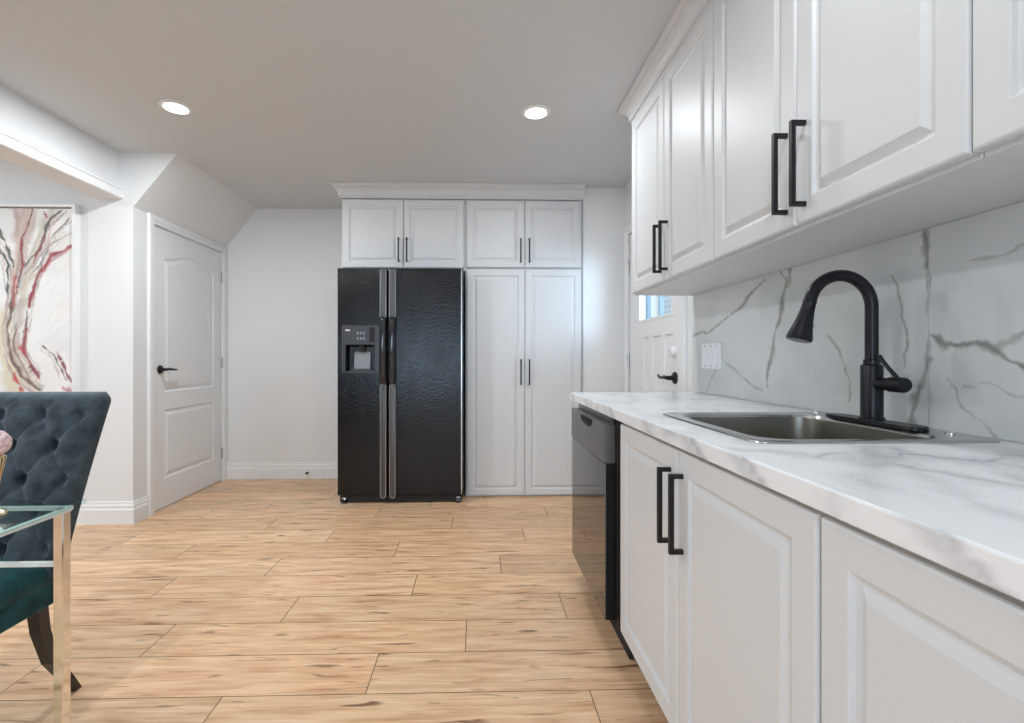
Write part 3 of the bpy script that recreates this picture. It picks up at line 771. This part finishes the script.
front_cabinet('pantry_upper_cabinet', 'cabinet', 'white short two door cabinet directly above the tall pantry doors', -.097, .826, 1.797, 2.34,
              [(-.086,.367,1.802,2.328,.334,1.845,2.02), (.371,.814,1.802,2.328,.402,1.845,2.02)])
front_cabinet('pantry_cabinet', 'pantry cabinet', 'tall white two door pantry cabinet right of the fridge', -.097, .826, .0, 1.795,
              [(-.086,.367,.012,1.786,.335,.885,1.075), (.371,.814,.012,1.786,.402,.885,1.075)])
bm = B(); sweep(bm, [(-1.068, YB), (-1.068, 3.768), (.834, 3.768)], CRP)
o = link_mesh('crown_moulding', bm, M_CAB, origin=(-.1, 3.768, CEIL-.105)); tag(o, 'white crown moulding across the top of the fridge and pantry cabinets', 'crown moulding')
bm = B(); box(bm, -1.066, .832, 3.770, YB-.003, 2.342, CEIL-.003); link_mesh('filler_board', bm, M_CAB, o)
bm = B(); box(bm, .8275, .837, 3.772, YB-.003, 0, 2.341); o = link_mesh('filler_strip', bm, M_CAB, origin=(.832, 3.772, 0)); tag(o, 'narrow white filler strip between pantry cabinet and wall', 'filler strip')

# ================================================================== FRIDGE
t = empty('refrigerator', (-.58, 3.95, 0), 'black textured side-by-side refrigerator with ice and water dispenser', 'refrigerator')
FYF = 3.612
bm = B(); box(bm, -1.046, -.112, 3.69, 4.345, .052, 1.752, .006); link_mesh('fridge_body', bm, M_GLOSSBLK, t)
XD = -.673
# freezer door with dispenser recess
bm = B()
a0, zb = -1.050, .062
DWID, DH = (XD-.004)-a0, 1.762-zb
rec = rect_outline(-.987-a0, -.772-a0, .992-zb, 1.188-zb)
slab(bm, DWID, DH, .068, frame_matrix((a0, FYF+.068, zb), (0,-1,0)), panels=[(rec, [(0,0),(.003,-.003),(.010,-.056),(.014,-.060)])])
es = [e for e in bm.edges if all((abs(v.co.x-a0) < 1e-4 or abs(v.co.x-(a0+DWID)) < 1e-4) and abs(v.co.y-FYF) < 1e-4 for v in e.verts)]
bmesh.ops.bevel(bm, geom=es, offset=.008, segments=3, profile=.5, affect='EDGES')
fd = link_mesh('freezer_door', bm, M_FRIDGE, t)
bm = B(); box(bm, XD+.004, -.113, FYF, FYF+.068, zb, 1.762, .009, 3); rd = link_mesh('fridge_door', bm, M_FRIDGE, t)
bm = B(); box(bm, -1.045, -.118, 3.682, 3.69, .06, 1.755); link_mesh('gasket', bm, M_DARK, t)
# full-height handles at the meeting edges
def rr_handle(xa, xb, parent):
    def strip(z0, z1, out, nm, m, rnd):
        bm = B(); loops = []
        for ins, y in ((0, FYF+.004), (0, FYF-out+.006), (.002, FYF-out+.002), (.006, FYF-out)):
            L = rrect(xa+ins, xb-ins, z0+ins, z1-ins, max(rnd-ins, .002), 0, 5); loops.append([Vector((p.x, y, p.y)) for p in L])
        loft(bm, loops, cap0=True, cap1=True); return link_mesh(nm, bm, m, parent, smooth=True)
    top = strip(1.392, 1.752, .022, 'trim_strip', M_DARKGREY, .012)
    strip(.900, 1.390, .050, 'handle', M_GLOSSBLK, .012)
    lo = strip(.045, .898, .022, 'trim_strip', M_DARKGREY, .024)
    # bright bead round the lower strip
    up = [(xa+.002, FYF-.0225, 1.75), (xa+.002, FYF-.0225, 1.394)]; uq = [(xb-.002, FYF-.0225, 1.394), (xb-.002, FYF-.0225, 1.75)]
    bm = B(); tube(bm, up, .0026, 8); tube(bm, uq, .0026, 8); link_mesh('bead', bm, M_NICKEL, top, smooth=True)
    bm = B(); L = rrect(xa+.003, xb-.003, .048, .895, .022, 0, 5); pts = [(p.x, FYF-.0225, p.y) for p in L]
    tube(bm, pts+[pts[0]], .0028, 8, cap=False); link_mesh('bead', bm, M_NICKEL, lo, smooth=True)
rr_handle(-.729, -.683, fd); rr_handle(-.661, -.613, rd)
bm = B(); box(bm, -.128, -.119, FYF-.003, FYF+.001, .07, 1.755, .001, 1); link_mesh('edge_strip', bm, M_NICKEL, rd, label='bright strip along the door edge')
# dispenser
bm = B()
for q in ((-1.017,-.988,.975,1.200),(-.771,-.738,.975,1.200),(-.988,-.771,.975,.991),(-1.017,-.738,1.190,1.332)): box(bm, q[0], q[1], FYF-.007, FYF+.001, q[2], q[3], .003)
dp = link_mesh('dispenser_bezel', bm, M_DISP, t, label='dark grey dispenser surround')
bm = B(); box(bm, -.810, -.772, FYF-.0095, FYF-.006, 1.205, 1.318, .002); link_mesh('display', bm, M_GLOSSBLK, dp)
for r in range(2):
    for c in range(3):
        bm = B(); box(bm, -.905+c*.024, -.890+c*.024, FYF-.0098, FYF-.006, 1.225+r*.040, 1.245+r*.040, .0015); link_mesh('button', bm, M_MIDGREY, dp)
bm = B(); box(bm, -.988, -.955, FYF-.0085, FYF-.006, 1.292, 1.302); link_mesh('label_mark', bm, M_WHITEPL, dp)
bm = B(); box(bm, -.893, -.851, FYF+.020, FYF+.045, 1.135, 1.187, .003); lathe(bm, [(.016,1.165),(.016,1.187)], (-.872, FYF+.018, 0), 'z', 16); link_mesh('spout', bm, M_GLOSSBLK, t)
bm = B(); M3 = Matrix.Translation((-.872, FYF+.046, 1.13)) @ Matrix.Rotation(math.radians(-8), 4, 'X'); box(bm, -.062, .062, -.004, .004, -.125, .01, .004, M=M3); link_mesh('paddle', bm, M_MIDGREY, t)
bm = B(); box(bm, -.960, -.785, FYF+.004, FYF+.050, .9945, 1.003, .002); link_mesh('drip_tray', bm, M_DARKGREY, t)
# kick grille, rollers
bm = B(); box(bm, -1.035, -.125, 3.632, 3.69, .008, .060, .003); link_mesh('kick_grille', bm, M_DARK, t)
for xa, xb in ((-1.02,-.985), (-.165,-.130)):
    bm = B(); tube(bm, [(xa, 3.628, .020), (xb, 3.628, .020)], .020, 16); w_ = link_mesh('roller', bm, M_GLOSSBLK, t, smooth=True)
    bm = B(); box(bm, xa+.002, xb-.002, 3.618, 3.631, .028, .044, .003); link_mesh('levelling_foot', bm, M_PALE, t, label='pale levelling foot')
bm = B(); pts = [(-1.012-.018*math.cos(a)+.055*(1-math.cos(a))*.9, 3.618-.075*math.sin(a), .0045+.0*a) for a in np.linspace(0, PI, 16)]
tube(bm, pts, .004, 8); o = link_mesh('water_line', bm, M_PALE, smooth=True, origin=(-.98, 3.62, 0)); tag(o, 'loop of pale tubing on the floor under the fridge corner', 'tube')

# ================================================================== PICTURE
PX0, PX1, PZ0, PZ1 = -3.62, -2.632, .86, 2.058
t = empty('painting', (-3.12, YF, .83), 'large abstract painting with red and grey streaks in a white frame', 'painting')
bm = B(); m_ = .028
for a, b, c, d in ((PX0-m_,PX0-.008,PZ0-m_,PZ1+m_),(PX1+.008,PX1+m_,PZ0-m_,PZ1+m_),(PX0-.008,PX1+.008,PZ0-m_,PZ0-.008),(PX0-.008,PX1+.008,PZ1+.008,PZ1+m_)): box(bm, a, b, YF-.050, YF-.001, c, d, .001, 1)
link_mesh('frame', bm, M_TRIM, t)
bm = B(); box(bm, PX0-.008, PX1+.008, YF-.012, YF-.002, PZ0-.008, PZ1+.008); link_mesh('backing', bm, M_DARKGREY, t)
def build_canvas():
    nx, nz = 300, 360
    gx, gz = np.meshgrid(np.linspace(PX0, PX1, nx), np.linspace(PZ0, PZ1, nz))
    C = np.empty(gx.shape+(3,)); C[:] = srgb(243,242,241)[:3]
    def lay(mask, col):
        c = np.array(srgb(*col)[:3]); m = np.clip(mask, 0, 1)[..., None]; C[:] = C*(1-m)+c*m
    lay(.30*np.clip(wob(gx,gz,9,.6,3),0,1), (222,214,200)); lay(.35*np.clip(wob(gx,gz,14,.5,9),0,1), (212,213,214))
    def stroke(pts, w, col, s=1.0, seed=0, fray=1.0):
        u = gx+wob(gx,gz,14,.007*fray,seed)+wob(gx,gz,55,.0025*fray,seed+7); v = gz+wob(gx,gz,14,.007*fray,seed+1)
        d, f = seg_dist(u, v, pts); ww = w*(.35+.65*np.abs(np.sin(f*5+seed)))+wob(gx,gz,60,w*.22,seed+3)
        lay(s*np.clip(1.35-d/np.maximum(ww,.0012),0,1), col)
    S = stroke
    def family(pts, w, col, seed, n=4, spread=.03, pale=((206,170,166),(196,194,190),(222,208,196),(168,160,158))):
        r = np.random.default_rng(seed)
        for k in range(n):
            o = r.uniform(-spread, spread); q = r.uniform(-spread, spread)
            S([(x+o, z+q) for x, z in pts], w*r.uniform(.35,.9), pale[(seed+k) % len(pale)], .75, seed*13+k)
        S(pts, w, col, .95, seed)
    # broad veils of blush, taupe, cream
    for pts, w, c, k, sd in (([(-2.92,2.06),(-2.93,1.85),(-2.96,1.70),(-2.99,1.58)], .050, (204,172,164), .85, 1), ([(-2.99,2.06),(-2.97,1.85),(-2.98,1.65)], .036, (188,160,152), .7, 2),
        ([(-2.74,2.06),(-2.84,1.85),(-2.93,1.65)], .030, (214,206,200), .9, 30), ([(-2.80,2.0),(-2.86,1.80),(-2.92,1.60),(-2.98,1.38),(-3.01,1.15),(-2.95,.95)], .036, (214,206,190), .9, 3),
        ([(-3.06,1.36),(-3.08,1.15),(-3.02,.95),(-2.98,.86)], .055, (214,203,162), .6, 4), ([(-2.96,1.45),(-2.98,1.2),(-2.92,1.02),(-2.84,.9)], .036, (196,184,176), .8, 5),
        ([(-3.03,1.45),(-3.05,1.2),(-3.0,1.0)], .020, (226,214,176), .8, 6), ([(-2.93,1.32),(-2.96,1.12),(-2.88,.95)], .016, (232,226,214), .9, 7)): S(pts, w, c, k, sd)
    family([(-3.104,1.936),(-3.03,1.776),(-3.002,1.672)], .010, (74,84,78), 11); family([(-3.104,1.823),(-3.048,1.691),(-3.034,1.502)], .010, (66,76,70), 12)
    family([(-2.698,2.052),(-2.80,1.938),(-2.846,1.787),(-2.947,1.663),(-2.99,1.55)], .010, (84,80,80), 13, 6)
    family([(-2.66,1.98),(-2.76,1.88),(-2.83,1.72),(-2.90,1.60)], .006, (126,124,126), 14); family([(-2.64,1.90),(-2.75,1.84),(-2.83,1.75)], .005, (160,156,154), 15)
    family([(-2.83,1.70),(-2.89,1.50),(-2.91,1.37),(-2.93,1.27)], .008, (112,92,90), 16)
    family([(-3.0,1.52),(-3.021,1.389),(-3.039,1.257),(-3.012,1.087),(-2.956,.974),(-2.827,.879)], .014, (112,84,72), 17, 7)
    family([(-2.98,1.30),(-3.0,1.15),(-2.94,1.02),(-2.87,.90)], .006, (140,120,110), 19, 6)
    family([(-2.809,1.163),(-2.744,1.106),(-2.707,1.03),(-2.68,.95)], .006, (90,84,90), 18)
    family([(-2.883,2.051),(-2.938,1.862),(-2.956,1.691),(-2.993,1.559)], .010, (146,62,68), 21, 6)
    family([(-2.633,1.816),(-2.753,1.749),(-2.846,1.635),(-2.873,1.541),(-2.90,1.42)], .013, (160,56,68), 22, 3, .018)
    S([(-2.64,1.795),(-2.75,1.715),(-2.83,1.615)], .008, (200,130,134), .8, 23); S([(-2.80,1.90),(-2.84,1.80),(-2.88,1.70)], .009, (138,56,62), .85, 24)
    S([(-2.99,1.62),(-3.0,1.52),(-2.99,1.44)], .022, (176,98,98), .8, 25); S([(-2.985,1.60),(-2.995,1.50)], .008, (224,190,184), .9, 32)
    family([(-2.929,1.276),(-2.938,1.125),(-2.873,1.03),(-2.85,.97)], .012, (150,70,84), 26, 5)
    S([(-2.955,1.15),(-2.925,1.12)], .018, (196,76,72), .9, 27); S([(-2.99,.99),(-2.97,.93),(-2.95,.88)], .016, (200,78,66), .9, 28)
    S([(-2.90,1.04),(-2.86,1.0)], .018, (130,60,74), .85, 33)
    family([(-2.716,1.125),(-2.679,1.011),(-2.642,.936)], .010, (124,58,78), 29, 4, .015); S([(-2.70,.90),(-2.64,.88)], .018, (192,118,134), .8, 30); S([(-2.80,2.04),(-2.79,2.01)], .012, (182,66,88), .9, 31)
    # faint diagonal ripples on the plain right half
    for k in range(9):
        z = 1.70-.075*k; S([(-2.65,z),(-2.72,z-.05),(-2.80,z-.14)], .0035, (230,228,224), .8, 60+k)
    # the unseen left part carries the same kind of branches
    for k in range(9):
        x = -3.16-k*.05; S([(x-.05+.02*k,2.05),(x,1.7),(-3.12,1.35-.03*k)], .008+.004*(k%3), [(150,60,70),(90,90,92),(200,170,160)][k%3], .8, 40+k)
    V = [(a, YF-.036, b) for a, b in zip(gx.ravel(), gz.ravel())]
    F = [(j*nx+i, j*nx+i+1, (j+1)*nx+i+1, (j+1)*nx+i) for j in range(nz-1) for i in range(nx-1)]
    me = bpy.data.meshes.new('canvas'); me.from_pydata(V, [], F); bm = B(); bm.from_mesh(me); bpy.data.meshes.remove(me); n0 = len(V)
    loft(bm, [[Vector((x, y, z)) for x, z in ((PX0,PZ0),(PX1,PZ0),(PX1,PZ1),(PX0,PZ1))] for y in (YF-.036, YF-.013)], cap1=True)
    cols = np.ones((len(bm.verts), 4), np.float32); cols[:, :3] = srgb(225,222,216)[:3]; cols[:n0, :3] = C.reshape(-1, 3)
    o = link_mesh('canvas', bm, M_CANVAS, t, normals=True)
    at = o.data.attributes.new('paint', 'FLOAT_COLOR', 'POINT'); at.data.foreach_set('color', cols.ravel())
build_canvas()

# ================================================================== DINING CHAIR, TABLE, FLOWER
CX = -1.50
t = empty('dining_chair', (CX, 1.40, 0), 'dark teal button tufted velvet dining chair behind the glass table', 'chair')
def build_chair():
    # tufted backrest: front sheet with diamond tufting, rolled edges, plain back
    NS, NT = 130, 130
    z0, z1 = .43, .974
    def hw(tt): return .224 + .020*tt - .028*(max(0, tt-.93)/.07)**2
    def yc(tt): return 1.500 + .15*tt + .03*tt*tt
    sp, sv = .138, .100
    def front(s, tt):
        w = hw(tt); x = s*w; z = z0+(z1-z0)*tt
        xs = x/(w/.250)             # columns converge with the narrowing back
        a = xs/sp; b = (z-.905)/(2*sv)
        u = a+b+.5; v = a-b+.5
        pu, pv = abs(math.sin(PI*u)), abs(math.sin(PI*v))
        puff = (pu**.55)*(pv**.55)
        ins = min(1, max(0, (1-abs(s))/.22))*min(1, max(0, (1-tt)/.16))
        # button pits
        ku, kv = round(u), round(v); du, dv = u-ku, v-kv
        pit = math.exp(-(du*du+dv*dv)/.022)
        dep = ins*(.016*(1-puff)+.040*pit)
        edge = (1-abs(s)**6)*(1-max(0, tt)**14)
        pleat = .0022*math.sin(z*95+8*s)*max(0, abs(s)-.62)/.38*(1-abs(s)**8)
        th = .052*edge**.5
        return Vector((CX+x, yc(tt)-th-.004+dep*edge+pleat, z))
    bm = B(); rows = []
    for j in range(NT+1):
        tt = j/NT; fr = [bm.verts.new(front(-1+2*i/NS, tt)) for i in range(NS+1)]
        bk = [bm.verts.new(Vector((CX+s*hw(tt), yc(tt)+.012+.026*((1-abs(s)**6)*(1-tt**14))**.5, z0+(z1-z0)*tt))) for s in [1-2*i/24 for i in range(25)]]
        rows.append(fr+bk)
    n = len(rows[0])
    for a, b in zip(rows, rows[1:]):
        for i in range(n):
            k = (i+1) % n; bm.faces.new((a[i], a[k], b[k], b[i]))
    bm.faces.new(rows[0][::-1]); bm.faces.new(rows[-1])
    back = link_mesh('backrest', bm, M_VELVET, t, smooth=True)
    # covered buttons
    for r in range(-4, 1):
        zz = .905+r*sv
        for c in range(-2, 3):
            xs = (c+(0 if r % 2 else .5))*sp
            tt = (zz-z0)/(z1-z0); x = xs*hw(tt)/.250
            if abs(x) > hw(tt)*.84 or tt < .04: continue
            p = front(x/hw(tt), tt); bb = B(); lathe(bb, [(.003,-.006),(.009,-.004),(.011,0),(.010,.003)], p, 'y', 12); link_mesh('button', bb, M_VELVET, back, smooth=True)
    # seat cushion: crowned box with a tighter lower rail
    bm = B(); loops = []
    x0, x1, y0, y1 = CX-.215, CX+.205, .99, 1.545
    for ins, z, r in ((.012,.335,.03),(.002,.342,.04),(0,.40,.04),(.002,.404,.04),(-.006,.42,.045),(-.008,.445,.045),(.004,.468,.05),(.03,.482,.05),(.08,.490,.05),(.15,.493,.04)):
        loops.append(rrect(x0+ins, x1-ins, y0+ins, y1-ins, r, z, 6))
    loft(bm, loops, cap0=True, cap1=True); link_mesh('seat', bm, M_VELVETSEAT, t, smooth=True)
    def leg(p, d):
        bm = B(); L = []
        for q, r in p: L.append([Vector((q[0]+i*r, q[1]+j*r, q[2])) for i, j in ((-1,-1),(1,-1),(1,1),(-1,1))])
        loft(bm, L, cap0=True, cap1=True); link_mesh('leg', bm, M_LEGWOOD, t)
    for sx in (-1, 1):
        xx = CX+.150*sx
        leg([((xx,1.05,.336),.020),((xx,1.045,.2),.017),((xx,1.04,0),.013)], 0)
        leg([((xx,1.505,.338),.018),((xx+.004*sx,1.512,.25),.017),((xx+.010*sx,1.540,.14),.015),((xx+.020*sx,1.59,.05),.0135),((xx+.024*sx,1.615,0),.0125)], 1)
build_chair()

TX0, TX1, TY0, TY1 = -2.75, -.943, .25, 1.183
t = empty('dining_table', (-1.85, .72, 0), 'glass topped dining table with mirrored legs in front of the chair', 'table')
bm = B(); box(bm, TX0, TX1, TY0, TY1, .740, .750, .002, 2); link_mesh('glass_top', bm, M_TABLEGLASS, t, label='clear glass top')
for sx, sy in ((TX1-.025, TY1-.04), (TX1-.025, TY0+.04), (TX0+.025, TY1-.04), (TX0+.025, TY0+.04)):
    bm = B(); box(bm, sx-.0115, sx+.0115, sy-.0115, sy+.0115, 0, .739, .002, 1); link_mesh('leg', bm, M_CHROME, t, label='mirrored square leg')
bm = B()
ya, yb, xa, xb = TY1-.022, TY0+.022, TX1-.018, TX0+.018
box(bm, xb, xa, ya-.006, ya+.006, .731, .7395); box(bm, xb, xa, yb-.006, yb+.006, .731, .7395); box(bm, xa-.006, xa+.006, yb+.006, ya-.006, .731, .7395); box(bm, xb-.006, xb+.006, yb+.006, ya-.006, .731, .7395)
link_mesh('top_rail', bm, M_EDGE, t)
bm = B(); box(bm, TX0+.037, TX1-.037, TY1-.045, TY1-.035, .606, .616); link_mesh('stretcher', bm, M_EDGE, t)
bm = B(); box(bm, TX0+.037, TX1-.037, TY0+.035, TY0+.045, .606, .616); link_mesh('stretcher', bm, M_EDGE, t)
def brace(p, q):
    bm = B(); p, q = Vector((*p, .7345)), Vector((*q, .7345)); d = (q-p).normalized(); e = Vector((-d.y, d.x, 0))*.009; z = Vector((0,0,.004))
    loft(bm, [[c+e-z, c-e-z, c-e+z, c+e+z] for c in (p, q)], cap0=True, cap1=True); link_mesh('corner_brace', bm, M_EDGE, t)
brace((-1.19, ya-.008), (xa-.012, 1.0)); brace((-1.19, yb+.008), (xa-.012, .43))

t = empty('flower_vase', (-1.050, 1.07, .7505), 'slim gold vase holding a round pale pink bloom on the glass table', 'vase')
bm = B(); lathe(bm, [(.022,0),(.020,.006),(.008,.012),(.007,.05),(.012,.085),(.020,.122),(.019,.126),(.016,.122)], (-1.050, 1.07, .7505), 'z', 24); link_mesh('vase', bm, M_GOLD, t, smooth=True)
bm = B()
for k in range(46):
    ph = math.acos(1-2*(k+.5)/46); th = k*2.39996
    d = Vector((math.sin(ph)*math.cos(th), math.sin(ph)*math.sin(th), math.cos(ph)))
    r = bmesh.ops.create_uvsphere(bm, u_segments=8, v_segments=6, radius=1)
    q = Vector((0,0,1)).rotation_difference(d).to_matrix().to_4x4()
    bmesh.ops.transform(bm, matrix=Matrix.Translation(Vector((-1.050,1.07,.905))+d*.022) @ q @ Matrix.Diagonal((.009,.009,.007,1)), verts=r['verts'])
link_mesh('flower', bm, M_PETAL, t, smooth=True, label='pale pink bloom')
